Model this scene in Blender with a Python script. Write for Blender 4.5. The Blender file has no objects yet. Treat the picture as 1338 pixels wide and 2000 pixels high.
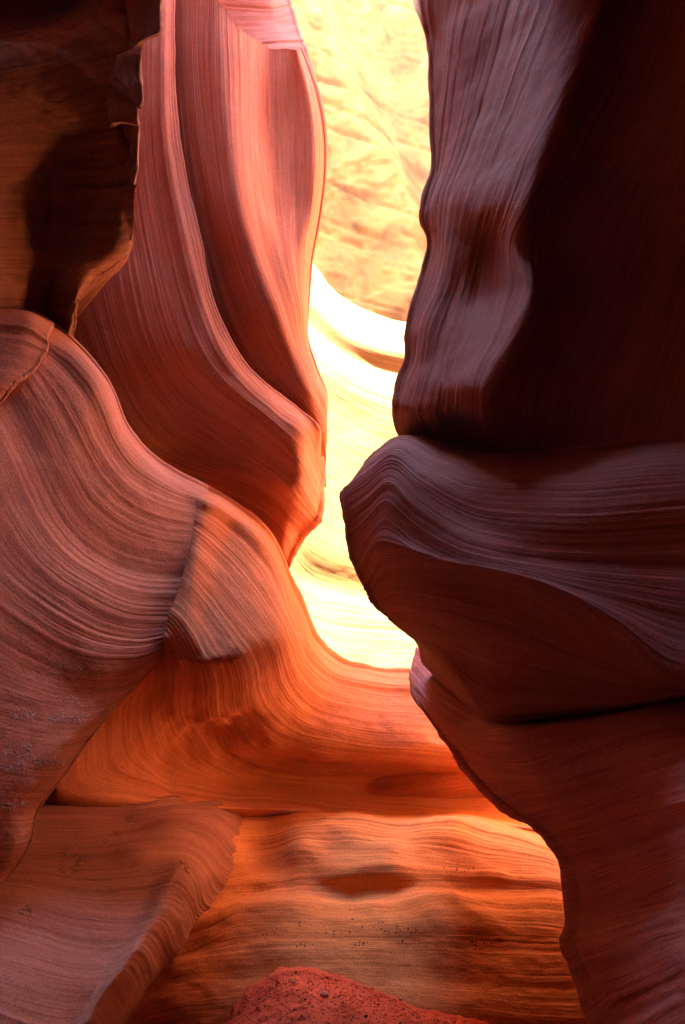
import bpy, math, random
import numpy as np
from mathutils import Vector, Matrix

# ------------------------------------------------------------------ camera, sky, sun, exposure
scene = bpy.context.scene
COL = scene.collection
PITCH = math.radians(15.0)
CAM_Z = 1.5
F = 1557.0                      # focal length in photo pixels (photo 1338 x 2000)
cam_d = bpy.data.cameras.new("camera")
cam_d.sensor_fit = 'VERTICAL'
cam_d.sensor_height = 36.0
cam_d.lens = 36.0 * F / 2000.0
cam_d.clip_start = 0.05
cam_d.clip_end = 500.0
cam = bpy.data.objects.new("camera", cam_d)
cam.location = (0, 0, CAM_Z)
cam.rotation_euler = (math.pi / 2 + PITCH, 0, 0)
COL.objects.link(cam)
scene.camera = cam

SUN_DIR = Vector((0.33, 0.09, -0.94)).normalized()   # the way the light travels
sun_elev = math.asin(-SUN_DIR.z)
sun_az = math.atan2(-SUN_DIR.x, -SUN_DIR.y)           # clockwise from +Y
world = bpy.data.worlds.new("World")
scene.world = world
world.use_nodes = True
wn = world.node_tree
wn.nodes.clear()
sky = wn.nodes.new("ShaderNodeTexSky")
sky.sky_type = 'NISHITA'
sky.sun_disc = False
sky.sun_elevation = sun_elev
sky.sun_rotation = sun_az
sky.altitude = 1300.0
bg = wn.nodes.new("ShaderNodeBackground")
bg.inputs[1].default_value = 0.15
wo = wn.nodes.new("ShaderNodeOutputWorld")
wn.links.new(sky.outputs[0], bg.inputs[0])
wn.links.new(bg.outputs[0], wo.inputs[0])

sun_d = bpy.data.lights.new("sun", 'SUN')
sun_d.energy = 4.5
sun_d.angle = math.radians(0.53)
sun_d.color = (1.0, 0.95, 0.87)
sun = bpy.data.objects.new("sun", sun_d)
sun.rotation_euler = SUN_DIR.to_track_quat('-Z', 'Y').to_euler()
sun.location = (-6, -6, 25)
COL.objects.link(sun)

scene.render.engine = 'CYCLES'
cy = scene.cycles
cy.max_bounces = 12
cy.diffuse_bounces = 6
cy.glossy_bounces = 2
cy.use_denoising = True
cy.sample_clamp_indirect = 8.0
cy.caustics_reflective = False
cy.caustics_refractive = False
vs = scene.view_settings
vs.view_transform = 'Standard'
vs.look = 'None'
vs.gamma = 1.0
vs.use_curve_mapping = False
vs.exposure = 5.9

# ------------------------------------------------------------------ helpers
rng = np.random.RandomState(7)
SP, CP = math.sin(PITCH), math.cos(PITCH)


def unproject(px, py, Y):
    """photo pixel + forward distance in metres -> point in the canyon"""
    tx = (px - 669.0) / F
    ty = (1000.0 - py) / F
    dy = CP - ty * SP
    k = Y / dy
    return np.stack([tx * k, Y + 0 * px, CAM_Z + (ty * CP + SP) * k], -1)


def hash3(ix, iy, iz, seed):
    h = (ix.astype(np.uint32) * np.uint32(374761393) + iy.astype(np.uint32) * np.uint32(668265263)
         + iz.astype(np.uint32) * np.uint32(2147483647) + np.uint32(seed * 1013904223 & 0xffffffff))
    h ^= h >> np.uint32(13)
    h = h * np.uint32(1274126177)
    h ^= h >> np.uint32(16)
    return h.astype(np.float64) / 4294967295.0 * 2 - 1


def noise3(p, seed=1):
    """value noise, p (...,3) -> -1..1"""
    p = np.asarray(p, float)
    i = np.floor(p)
    f = p - i
    i = i.astype(np.int64) & 0xffffffff
    w = f * f * f * (f * (f * 6 - 15) + 10)
    out = 0
    for dx in (0, 1):
        wx = w[..., 0] if dx else 1 - w[..., 0]
        for dy in (0, 1):
            wy = w[..., 1] if dy else 1 - w[..., 1]
            for dz in (0, 1):
                wz = w[..., 2] if dz else 1 - w[..., 2]
                out = out + wx * wy * wz * hash3((i[..., 0] + dx) & 0xffffffff, (i[..., 1] + dy) & 0xffffffff,
                                                 (i[..., 2] + dz) & 0xffffffff, seed)
    return out


def fbm(p, octv=4, seed=1, gain=0.5, lac=2.03):
    a, s, t = 1.0, 0.0, 0.0
    p = np.asarray(p, float)
    for k in range(octv):
        s = s + a * noise3(p, seed + k * 17)
        t += a
        a *= gain
        p = p * lac + 13.7
    return s / t


def catmull(pts, n):
    """centripetal-ish Catmull-Rom through pts (k,3), n samples evenly spaced along the polyline"""
    P = np.asarray(pts, float)
    d = np.r_[0, np.cumsum(np.hypot(*(np.diff(P[:, :2], axis=0)).T) + 1e-6)]
    d /= d[-1]
    return hermite(d, P, np.linspace(0, 1, n))


def hermite(t, P, x):
    """cubic Hermite, slopes limited so that the curve does not overshoot"""
    k = len(t)
    P = np.asarray(P, float)
    sh = (-1,) + (1,) * (P.ndim - 1)
    h = np.diff(t).reshape(sh)
    dl = np.diff(P, axis=0) / h
    m = np.zeros_like(P)
    m[0], m[-1] = dl[0], dl[-1]
    if k > 2:
        w1 = 2 * h[1:] + h[:-1]
        w2 = h[1:] + 2 * h[:-1]
        avg = (dl[:-1] * h[1:] + dl[1:] * h[:-1]) / (h[1:] + h[:-1])
        lim = 2.5 * np.minimum(np.abs(dl[:-1]), np.abs(dl[1:])) + 0.15 * np.maximum(np.abs(dl[:-1]), np.abs(dl[1:]))
        m[1:-1] = np.sign(avg) * np.minimum(np.abs(avg), lim)
    j = np.clip(np.searchsorted(t, x, side='right') - 1, 0, k - 2)
    hh = (t[j + 1] - t[j]).reshape(sh)
    s = ((x - t[j]) / (t[j + 1] - t[j])).reshape(sh)
    s2, s3 = s * s, s * s * s
    return ((2 * s3 - 3 * s2 + 1) * P[j] + (s3 - 2 * s2 + s) * hh * m[j]
            + (-2 * s3 + 3 * s2) * P[j + 1] + (s3 - s2) * hh * m[j + 1])


def normals(G):
    du = np.gradient(G, axis=1)
    dv = np.gradient(G, axis=0)
    n = np.cross(du, dv)
    n /= np.linalg.norm(n, axis=-1, keepdims=True) + 1e-9
    return n


def link(name, verts, faces, mat, parent=None, uv=None, smooth=True):
    me = bpy.data.meshes.new(name)
    if isinstance(faces, np.ndarray):
        nf, kf = faces.shape
        me.vertices.add(len(verts))
        me.vertices.foreach_set("co", np.asarray(verts, np.float32).ravel())
        me.loops.add(nf * kf)
        me.loops.foreach_set("vertex_index", faces.astype(np.int32).ravel())
        me.polygons.add(nf)
        me.polygons.foreach_set("loop_start", np.arange(0, nf * kf, kf, dtype=np.int32))
        me.polygons.foreach_set("loop_total", np.full(nf, kf, dtype=np.int32))
        me.update(calc_edges=True)
        me.validate()
    else:
        me.from_pydata([tuple(v) for v in verts], [], faces)
        me.update()
    if uv is not None:
        lay = me.uv_layers.new(name="strata")
        idx = np.zeros(len(me.loops), np.int32)
        me.loops.foreach_get("vertex_index", idx)
        lay.data.foreach_set("uv", np.asarray(uv, np.float32)[idx].ravel())
    me.polygons.foreach_set("use_smooth", [smooth] * len(me.polygons))
    me.materials.append(mat)
    o = bpy.data.objects.new(name, me)
    COL.objects.link(o)
    if parent:
        o.parent = parent
    return o


def tag(o, label, cat, group=None):
    o["label"] = label
    o["category"] = cat
    o["kind"] = "thing"
    if group:
        o["group"] = group
    return o


# strata profile: one long 1-D record of layers shared by every wall
def layer1d(s, freq, seed):
    z = np.zeros_like(s)
    return noise3(np.stack([s * freq, z + 0.5, z + 0.5], -1), seed)


def strata_height(s, ul, seed, fine=1.0, coarse=1.0):
    """relief of the layers (metres), s across the layers, ul along them"""
    w = 0.018 * noise3(np.stack([ul * 0.9, s * 1.3, 0 * s + seed], -1), seed + 3)
    s = s + w
    mod = 0.6 + 0.55 * noise3(np.stack([ul * 0.8, s * 2.2, 0 * s + 4.0 + seed], -1), seed + 9)
    a = layer1d(s, 7.0, seed)
    b = layer1d(s, 17.0, seed + 1)
    c = layer1d(s, 38.0, seed + 2)
    d = layer1d(s, 75.0, seed + 5)
    groove = -np.clip(layer1d(s, 11.0, seed + 7) - 0.55, 0, 1) * 0.035
    return coarse * (0.012 * a + 0.011 * b * mod + groove * mod) + fine * mod * (0.0058 * c + 0.003 * d)


def patch(name, lines, mat, nu=110, nv=420, curl=None, seed=1, fine=1.0, coarse=1.0, rough=0.02,
          rscale=2.0, back=None, jag=None, parent=None, shear=None, post=None, knots=False):
    """A wall surface lofted through flow lines (photo pixel, pixel, forward metres) that run along the
    rock layers; edges named in curl roll over and run back into the mountain, and the back is closed."""
    curl = curl or {}
    nv = int(nv * 1.9)
    if knots:                                                   # points with the same index stay opposite each other
        P = np.array(lines, float)
        dk = np.linalg.norm(np.diff(P[:, :, :2], axis=1), axis=-1).mean(0)
        tk = np.r_[0, np.cumsum(dk)] / dk.sum()
        L = np.stack([hermite(tk, p, np.linspace(0, 1, nu * 2)) for p in P])
    else:
        L = np.stack([catmull(l, nu * 2) for l in lines])       # k, 2nu, 3
    k = len(lines)
    step = np.linalg.norm(np.diff(L[:, :, :2], axis=0), axis=-1).mean(1) + 4.0
    t = np.r_[0, np.cumsum(step)]
    t /= t[-1]
    G = hermite(t, L, np.linspace(0, 1, nv))                    # nv, 2nu, 3
    uu = np.tile(np.linspace(0, 1, nu), (nv, 1))
    if jag:
        for side, amp, fr in jag:
            x = np.linspace(0, 1, nv)
            q = np.abs(fbm(np.stack([x * fr, 0 * x, 0 * x + seed], -1), 4, seed + 40, 0.6)) * amp * np.clip((1 - x) * 2.2, 0.08, 1)
            if side == 'u0':
                uu = q[:, None] + (1 - q[:, None]) * uu
            else:
                uu = uu * (1 - q[:, None])
    idx = uu * (2 * nu - 1)
    i0 = np.clip(np.floor(idx).astype(int), 0, 2 * nu - 2)
    fr_ = (idx - i0)[..., None]
    rows = np.arange(nv)[:, None]
    G = G[rows, i0] * (1 - fr_) + G[rows, i0 + 1] * fr_
    W = unproject(G[..., 0], G[..., 1], G[..., 2])
    dv = np.linalg.norm(np.diff(W, axis=0), axis=-1)
    du = np.linalg.norm(np.diff(W, axis=1), axis=-1)
    S = np.tile(np.r_[0, np.cumsum(np.median(dv, axis=1))][:, None], (1, nu))
    U = np.tile(np.r_[0, np.cumsum(np.median(du, axis=0))][None, :], (nv, 1))
    camp = np.array([0, 0, CAM_Z])

    def add_curl(W, S, U, side, r, length, inward):
        if side in ('u0', 'u1'):
            W, S, U = W.swapaxes(0, 1), S.swapaxes(0, 1), U.swapaxes(0, 1)
        if side[1] == '0':
            W, S, U = W[::-1], S[::-1], U[::-1]
        e = W[-1]
        tan = W[-1] - W[-4]
        view = e - camp
        view[:, 2] *= 0.35
        view /= np.linalg.norm(view, axis=-1, keepdims=True)
        tan -= (tan * view).sum(-1, keepdims=True) * view
        tan /= np.linalg.norm(tan, axis=-1, keepdims=True) + 1e-9
        # smooth the direction along the edge
        for _ in range(12):
            tan[1:-1] = (tan[:-2] + 2 * tan[1:-1] + tan[2:]) / 4
        tan /= np.linalg.norm(tan, axis=-1, keepdims=True) + 1e-9
        # r is in metres
        new, ns, nun = [], [], []
        for a in np.linspace(0, math.pi / 2, 9)[1:]:
            new.append(e + r * (tan * math.sin(a) + view * (1 - math.cos(a))))
        b = new[-1]
        for q in (0.06, 0.14, 0.25, 0.4, 0.6, 0.8, 1.0):
            new.append(b + view * length * q - tan * inward * q ** 1.3)
        new = np.array(new)
        dd = np.linalg.norm(np.diff(np.concatenate([e[None], new]), axis=0), axis=-1).mean(1)
        c = np.cumsum(dd)
        if side[0] == 'v':
            S2 = S[-1][None] + (c[:, None] if side[1] == '1' else -c[:, None])
            U2 = np.tile(U[-1][None], (len(c), 1))
        else:
            U2 = U[-1][None] + (c[:, None] if side[1] == '1' else -c[:, None])
            S2 = np.tile(S[-1][None], (len(c), 1))
        W = np.concatenate([W, new]); S = np.concatenate([S, S2]); U = np.concatenate([U, U2])
        if side[1] == '0':
            W, S, U = W[::-1], S[::-1], U[::-1]
        if side in ('u0', 'u1'):
            W, S, U = W.swapaxes(0, 1), S.swapaxes(0, 1), U.swapaxes(0, 1)
        return W, S, U

    for side in ('u0', 'u1', 'v0', 'v1'):
        if side in curl:
            r, length, inward = curl[side]
            W, S, U = add_curl(W, S, U, side, r, length, inward)
    N = normals(W)
    # face the camera
    mid = W[nv // 2, nu // 2] - camp
    flip = (N[N.shape[0] // 2, N.shape[1] // 2] @ mid) > 0
    if flip:
        N = -N
    if shear is not None:
        S = S + shear(U, S)
    H = strata_height(S, U, seed, fine, coarse)
    H = H + rough * fbm(W * rscale, 5, seed + 60) + rough * 0.06 * fbm(W * 26.0, 3, seed + 70)
    if post is not None:
        H = H + post(W, S, U)
    W = W + N * H[..., None]
    n0, n1 = W.shape[:2]
    idx = np.arange(n0 * n1).reshape(n0, n1)
    q = np.stack([idx[:-1, :-1], idx[:-1, 1:], idx[1:, 1:], idx[1:, :-1]], -1).reshape(-1, 4)
    V = W.reshape(-1, 3)
    uv = np.stack([U.ravel(), S.ravel()], -1)
    if flip:
        pass
    # close the back: skirt from the border to a point inside the mountain
    if back is not None:
        ring = np.r_[idx[0, :], idx[1:, -1], idx[-1, -2::-1], idx[-2:0:-1, 0]]
        V = np.concatenate([V, np.array(back, float)[None]])
        uv = np.concatenate([uv, uv.mean(0)[None]])
        c = len(V) - 1
        a, b = ring, np.roll(ring, -1)
        tri = np.stack([b, a, np.full_like(a, c), np.full_like(a, c)], -1)
        faces = [tuple(f) for f in q.tolist()] + [tuple(f[:3]) for f in tri.tolist()]
        me_faces = faces
        o = link_mixed(name, V, q, tri[:, :3], mat, parent, uv)
    else:
        o = link(name, V, q, mat, parent, uv)
    return o


def link_mixed(name, V, quads, tris, mat, parent, uv):
    me = bpy.data.meshes.new(name)
    nq, nt = len(quads), len(tris)
    me.vertices.add(len(V))
    me.vertices.foreach_set("co", np.asarray(V, np.float32).ravel())
    me.loops.add(nq * 4 + nt * 3)
    li = np.r_[quads.ravel(), tris.ravel()].astype(np.int32)
    me.loops.foreach_set("vertex_index", li)
    me.polygons.add(nq + nt)
    st = np.r_[np.arange(nq) * 4, nq * 4 + np.arange(nt) * 3].astype(np.int32)
    me.polygons.foreach_set("loop_start", st)
    me.polygons.foreach_set("loop_total", np.r_[np.full(nq, 4), np.full(nt, 3)].astype(np.int32))
    me.update(calc_edges=True)
    lay = me.uv_layers.new(name="strata")
    lay.data.foreach_set("uv", np.asarray(uv, np.float32)[li].ravel())
    me.polygons.foreach_set("use_smooth", [True] * nq + [False] * nt)
    me.materials.append(mat)
    o = bpy.data.objects.new(name, me)
    COL.objects.link(o)
    if parent:
        o.parent = parent
    return o


# ------------------------------------------------------------------ materials
def sandstone(name, base=(0.51, 0.222, 0.145), dark=(0.33, 0.112, 0.066), pale=(0.59, 0.325, 0.235), band=1.0,
              bump=0.5, rough=0.85, blotch=0.25, blotcol=(0.70, 0.62, 0.58)):
    m = bpy.data.materials.new(name)
    m.use_nodes = True
    nt = m.node_tree
    nt.nodes.clear()
    N, Lk = nt.nodes.new, nt.links.new
    out = N("ShaderNodeOutputMaterial")
    bs = N("ShaderNodeBsdfPrincipled")
    bs.inputs["Roughness"].default_value = rough
    bs.inputs["Specular IOR Level"].default_value = 0.12
    Lk(bs.outputs[0], out.inputs[0])
    uv = N("ShaderNodeUVMap"); uv.uv_map = "strata"
    tc = N("ShaderNodeTexCoord")

    def mapped(su, sv, z=0.0):
        mp = N("ShaderNodeMapping")
        mp.inputs["Scale"].default_value = (su, sv, 1)
        mp.inputs["Location"].default_value = (0, 0, z)
        Lk(uv.outputs[0], mp.inputs[0])
        return mp.outputs[0]

    def noise(vec, scale, det=4, ro=0.55, dist=0.0):
        n = N("ShaderNodeTexNoise")
        n.inputs["Scale"].default_value = scale
        n.inputs["Detail"].default_value = det
        n.inputs["Roughness"].default_value = ro
        n.inputs["Distortion"].default_value = dist
        Lk(vec, n.inputs["Vector"])
        return n.outputs[0]

    def ramp(fac, stops):
        r = N("ShaderNodeValToRGB")
        el = r.color_ramp.elements
        while len(el) < len(stops):
            el.new(0.5)
        for e, (p, c) in zip(el, stops):
            e.position = p
            e.color = (*c, 1)
        Lk(fac, r.inputs[0])
        return r.outputs[0]

    def mix(a, b, f, mode='MIX'):
        x = N("ShaderNodeMix"); x.data_type = 'RGBA'; x.blend_type = mode
        for sock, v in ((x.inputs[6], a), (x.inputs[7], b)):
            if isinstance(v, tuple):
                sock.default_value = (*v, 1)
            else:
                Lk(v, sock)
        if isinstance(f, float):
            x.inputs[0].default_value = f
        else:
            Lk(f, x.inputs[0])
        return x.outputs[2]

    def math_(op, a, b):
        x = N("ShaderNodeMath"); x.operation = op
        for i, v in enumerate((a, b)):
            if isinstance(v, (int, float)):
                x.inputs[i].default_value = v
            else:
                Lk(v, x.inputs[i])
        return x.outputs[0]

    wide = noise(mapped(0.25, 5.0), 1.0, 6, 0.6, 0.15)
    fine = noise(mapped(0.9, 42.0, 3.0), 1.0, 5, 0.65, 0.1)
    midb = noise(mapped(0.5, 17.0, 5.0), 1.0, 4, 0.6, 0.1)
    hair = noise(mapped(1.6, 130.0, 7.0), 1.0, 3, 0.6)
    grain = noise(tc.outputs["Object"], 210.0, 3, 0.7)
    blot = noise(tc.outputs["Object"], 1.3, 5, 0.6, 0.4)
    c1 = ramp(wide, [(0.22, dark), (0.46, base), (0.78, pale)])
    c2 = ramp(fine, [(0.30, dark), (0.50, base), (0.75, pale)])
    c = mix(c1, c2, 0.42 * band)
    c = mix(c, ramp(midb, [(0.36, (0.62, 0.52, 0.48)), (0.50, (1, 1, 1)), (0.70, (1.12, 1.16, 1.2))]), 0.45 * band, 'MULTIPLY')
    c = mix(c, base, max(0.0, 1.0 - band))
    hl = ramp(hair, [(0.36, (0.66, 0.58, 0.54)), (0.50, (1, 1, 1))])
    c = mix(c, hl, 0.75 * band, 'MULTIPLY')
    bl = ramp(blot, [(0.32, blotcol), (0.6, (1.0, 1.0, 1.0))])
    c = mix(c, bl, blotch * 2, 'MULTIPLY')
    gr = ramp(grain, [(0.3, (0.74, 0.69, 0.66)), (0.64, (1.10, 1.10, 1.10))])
    c = mix(c, gr, 0.9, 'MULTIPLY')
    sandy = noise(tc.outputs["Object"], 95.0, 2, 0.6)
    c = mix(c, ramp(sandy, [(0.32, (0.74, 0.69, 0.66)), (0.52, (1, 1, 1)), (0.70, (1.14, 1.14, 1.14))]), 0.85, 'MULTIPLY')
    # small dark pits
    pits = N("ShaderNodeTexVoronoi"); pits.inputs["Scale"].default_value = 14.0
    Lk(tc.outputs["Object"], pits.inputs["Vector"])
    pm = ramp(pits.outputs["Distance"], [(0.035, (0.45, 0.40, 0.38)), (0.075, (1, 1, 1))])
    c = mix(c, pm, 0.8, 'MULTIPLY')
    Lk(c, bs.inputs["Base Color"])
    h = math_('ADD', math_('MULTIPLY', fine, 0.55), math_('MULTIPLY', hair, 0.30))
    h = math_('ADD', h, math_('MULTIPLY', grain, 0.3))
    h = math_('ADD', h, math_('MULTIPLY', sandy, 0.4))
    h = math_('ADD', h, math_('MULTIPLY', wide, 0.5))
    h = math_('ADD', h, math_('MULTIPLY', midb, 0.7 * band))
    b = N("ShaderNodeBump")
    b.inputs["Strength"].default_value = bump
    b.inputs["Distance"].default_value = 0.012
    Lk(h, b.inputs["Height"])
    Lk(b.outputs[0], bs.inputs["Normal"])
    return m


ROCK = sandstone("layered red sandstone")
PALE = dict(base=(0.255, 0.17, 0.048), dark=(0.19, 0.10, 0.025), pale=(0.30, 0.215, 0.075))  # yellow glow of the far chamber put into the rock colour
YELLOW = dict(base=(0.25, 0.165, 0.034), dark=(0.15, 0.08, 0.014), pale=(0.30, 0.215, 0.06))  # glare on the far face painted in as a yellow base
SHADEDRIGHT = sandstone("shade toned purple sandstone", base=(0.25, 0.115, 0.105), dark=(0.155, 0.062, 0.052), pale=(0.31, 0.18, 0.17))  # same rock; the right wall's shade is put into its colour
SKYTINT = sandstone("mauve sandstone", base=(0.40, 0.19, 0.185), dark=(0.25, 0.10, 0.09), pale=(0.49, 0.29, 0.28))  # same rock; blue skylight on the wall foot painted as mauve
GLOWORANGE = sandstone("glow toned sandstone", base=(0.64, 0.25, 0.12), dark=(0.43, 0.135, 0.055), pale=(0.70, 0.345, 0.21))  # same rock; warm bounce glow in the basin put into the colour
SHADEDSLAB = sandstone("dusky shade sandstone", base=(0.38, 0.165, 0.115), dark=(0.23, 0.08, 0.052), pale=(0.46, 0.25, 0.19))  # shade on the lower left slab painted in as darker rock
GLOWROSE = sandstone("glow brightened sandstone", base=(0.62, 0.25, 0.15), dark=(0.42, 0.135, 0.07), pale=(0.70, 0.36, 0.245))  # lighter copy of the rock; glow on the left wall painted in
SHADEDROCK = sandstone("shade darkened sandstone", base=(0.27, 0.12, 0.062), dark=(0.17, 0.062, 0.03), pale=(0.33, 0.175, 0.10))  # the overhang stands in shade; that darkness is put into the base colour
GLOWGOLD = sandstone("golden glow toned sandstone", base=(0.67, 0.272, 0.085), dark=(0.46, 0.15, 0.04), pale=(0.73, 0.365, 0.155))  # warm light on the ledges painted in as golden rock
SMOOTH = sandstone("smooth yellow glow sandstone", band=0.75, bump=0.4, **PALE)
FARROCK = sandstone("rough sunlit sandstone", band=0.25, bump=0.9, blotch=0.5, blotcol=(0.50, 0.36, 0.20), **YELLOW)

SAND = sandstone("red sand", band=0.0, bump=0.9, rough=0.95, blotch=0.4, base=(0.62, 0.115, 0.05), dark=(0.42, 0.07, 0.03), pale=(0.68, 0.16, 0.075))
CHIP = sandstone("freshly broken sandstone", band=0.15, bump=0.6, blotch=0.3, base=(0.24, 0.11, 0.065), dark=(0.17, 0.07, 0.04), pale=(0.30, 0.16, 0.10))


def plain(name, col, rough=0.95, var=0.35, scale=60.0):
    m = bpy.data.materials.new(name)
    m.use_nodes = True
    nt = m.node_tree
    bs = nt.nodes["Principled BSDF"]
    bs.inputs["Roughness"].default_value = rough
    bs.inputs["Specular IOR Level"].default_value = 0.1
    tc = nt.nodes.new("ShaderNodeTexCoord")
    n = nt.nodes.new("ShaderNodeTexNoise")
    n.inputs["Scale"].default_value = scale
    n.inputs["Detail"].default_value = 4
    r = nt.nodes.new("ShaderNodeValToRGB")
    r.color_ramp.elements[0].position = 0.35
    r.color_ramp.elements[0].color = (*[c * (1 - var) for c in col], 1)
    r.color_ramp.elements[1].position = 0.65
    r.color_ramp.elements[1].color = (*[min(1, c * (1 + var)) for c in col], 1)
    b = nt.nodes.new("ShaderNodeBump")
    b.inputs["Distance"].default_value = 0.004
    b.inputs["Strength"].default_value = 0.6
    L = nt.links.new
    L(tc.outputs["Object"], n.inputs["Vector"]); L(n.outputs[0], r.inputs[0]); L(r.outputs[0], bs.inputs["Base Color"])
    L(n.outputs[0], b.inputs["Height"]); L(b.outputs[0], bs.inputs["Normal"])
    return m


CRUST = plain("pale mineral crust", (0.52, 0.37, 0.34))
PEBBLE = plain("pale pink stone", (0.50, 0.24, 0.18))
DARKSTONE = plain("dark pebble", (0.09, 0.045, 0.04))
DEBRIS = plain("dark plant debris", (0.06, 0.03, 0.025))

# ------------------------------------------------------------------ canyon walls, right side
def Lx(pts):
    """points given as px,py,Y with missing Y filled in between"""
    P = [list(p) + [None] * (3 - len(p)) for p in pts]
    known = [i for i, p in enumerate(P) if p[2] is not None]
    d = [0.0]
    for a, b in zip(P[:-1], P[1:]):
        d.append(d[-1] + math.hypot(a[0] - b[0], a[1] - b[1]))
    ys = np.interp(d, [d[i] for i in known], [P[i][2] for i in known])
    return [(p[0], p[1], y) for p, y in zip(P, ys)]


RU = [Lx(l) for l in [
    [(800, -160, 5.55), (812, 0), (835, 60), (846, 150), (848, 250), (850, 330, 5.5), (834, 390), (832, 440), (838, 460), (826, 545), (810, 590), (798, 660), (800, 700), (783, 750), (776, 800, 5.35), (784, 836, 5.6), (810, 880, 5.9)],
    [(870, -160, 5.35), (880, 0), (890, 150), (885, 300), (865, 400, 5.2), (865, 480), (855, 560), (830, 640), (825, 710), (815, 770, 5.05), (812, 806, 5.1), (830, 836, 5.5), (850, 880, 5.8)],
    [(960, -160, 5.1), (965, 0), (960, 150), (940, 280), (915, 400, 4.9), (905, 480, 5.0), (895, 570, 5.0), (880, 650), (870, 710), (862, 768, 4.75), (862, 806, 4.85), (880, 838, 5.3), (890, 880, 5.6)],
    [(1070, -160, 4.7), (1065, 0), (1040, 150), (1010, 280), (975, 400, 4.55), (960, 480, 4.85), (960, 560, 4.85), (950, 650, 4.55), (930, 710), (918, 762, 4.4), (918, 800, 4.55), (930, 840, 5.1), (940, 880, 5.4)],
    [(1170, -160, 4.35), (1160, 0), (1110, 150), (1070, 260), (1025, 400, 4.2), (1005, 480, 4.4), (1028, 560, 4.25), (1005, 660, 4.2), (975, 725), (960, 768, 4.25), (965, 810, 4.5), (980, 850, 4.9), (990, 890, 5.2)],
    [(1240, -160, 4.45), (1230, 0), (1190, 150), (1150, 300), (1105, 420, 4.45), (1095, 520, 4.55), (1100, 600, 4.5), (1080, 690), (1060, 760, 4.45), (1070, 830, 4.6), (1090, 890, 4.8)],
    [(1340, -160, 4.1), (1330, 0), (1310, 200), (1280, 400, 4.3), (1270, 600, 4.4), (1260, 760, 4.3), (1260, 840), (1260, 900, 4.3)],
    [(1560, -160, 2.9), (1560, 200, 3.1), (1560, 500, 3.3), (1560, 760, 3.3), (1560, 900, 3.2)],
]]
o = patch("dark_alcove_wall", RU, SHADEDRIGHT, nu=150, nv=330, curl={'v0': (0.05, 0.15, 0.4)}, seed=21, fine=1.5, coarse=0.9,
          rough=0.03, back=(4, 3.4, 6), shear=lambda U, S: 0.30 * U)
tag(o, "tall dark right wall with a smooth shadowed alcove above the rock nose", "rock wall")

RL = [Lx(l) for l in [
    [(800, 880, 5.9), (820, 870), (860, 870), (920, 885, 5.2), (1010, 890, 4.902), (1150, 875, 4.5), (1338, 850, 4.1), (1560, 830, 3.6)],
    [(748, 874, 5.6), (775, 855), (810, 850), (870, 875, 5.0), (970, 905, 4.602), (1110, 900, 4.262), (1338, 880, 3.7), (1560, 860, 3.2)],
    [(702, 922, 5.4), (735, 890, 5.2), (768, 870, 5.0), (830, 905, 4.75), (920, 945, 4.45), (1060, 950, 4.13), (1338, 930, 3.525), (1560, 910, 3.045)],
    [(677, 958, 5.35), (715, 932, 5.15), (765, 902, 4.9), (820, 945, 4.65), (920, 1000, 4.4), (1060, 1015, 4.057), (1338, 1000, 3.529), (1560, 990, 3.065)],
    [(683, 1005, 5.3), (715, 982, 5.1), (757, 948, 4.85), (810, 995, 4.6), (900, 1050, 4.35), (1060, 1085, 4.035), (1338, 1090, 3.578), (1560, 1085, 3.15)],
    [(690, 1080, 5.3), (715, 1052, 5.1), (748, 1015, 4.85), (800, 1050, 4.6), (880, 1090, 4.35), (1050, 1125, 3.977), (1338, 1190, 3.548), (1560, 1220, 3.1)],
    [(713, 1135, 5.3), (725, 1110, 5.15), (741, 1080, 4.9), (790, 1085, 4.62), (870, 1100, 4.35), (1000, 1125, 4.018), (1110, 1170, 3.823), (1210, 1240, 3.68), (1320, 1325, 3.535), (1560, 1335, 3.15)],
    [(722, 1152, 5.32), (735, 1135, 5.2), (760, 1115, 4.95), (800, 1115, 4.68), (870, 1125, 4.42), (990, 1150, 4.111), (1090, 1195, 3.928), (1190, 1262, 3.785), (1310, 1335, 3.627), (1560, 1345, 3.32)],
    [(750, 1194, 5.4), (790, 1190, 5.1), (830, 1200, 4.85), (960, 1235, 4.408), (1090, 1285, 4.158), (1210, 1325, 3.9), (1310, 1345, 3.788), (1560, 1354, 3.37)],
    [(800, 1238, 5.55), (840, 1250, 5.2), (900, 1290, 4.95), (980, 1325, 4.623), (1100, 1350, 4.312), (1210, 1360, 4.08), (1320, 1350, 3.798), (1560, 1362, 3.37)],
    [(826, 1268, 5.75), (850, 1290, 5.45), (890, 1330, 5.1), (970, 1390, 4.722), (1100, 1385, 4.362), (1210, 1375, 4.13), (1330, 1354, 3.809), (1560, 1368, 3.37)],
    [(832, 1300, 6.0), (860, 1330, 5.75), (900, 1365, 5.4), (972, 1412, 4.924), (1100, 1402, 4.562), (1210, 1390, 4.28), (1338, 1362, 3.918), (1560, 1376, 3.47)],
]]
o = patch("rock_nose", RL, SHADEDRIGHT, nu=150, nv=400, curl={'u0': (0.04, 0.15, 0.4), 'v0': (0.05, 0.08, 0.0)}, seed=33,
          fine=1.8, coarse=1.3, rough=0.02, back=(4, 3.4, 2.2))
tag(o, "dark pointed rock nose jutting from the right wall beside the bright gap", "rock wall")

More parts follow.
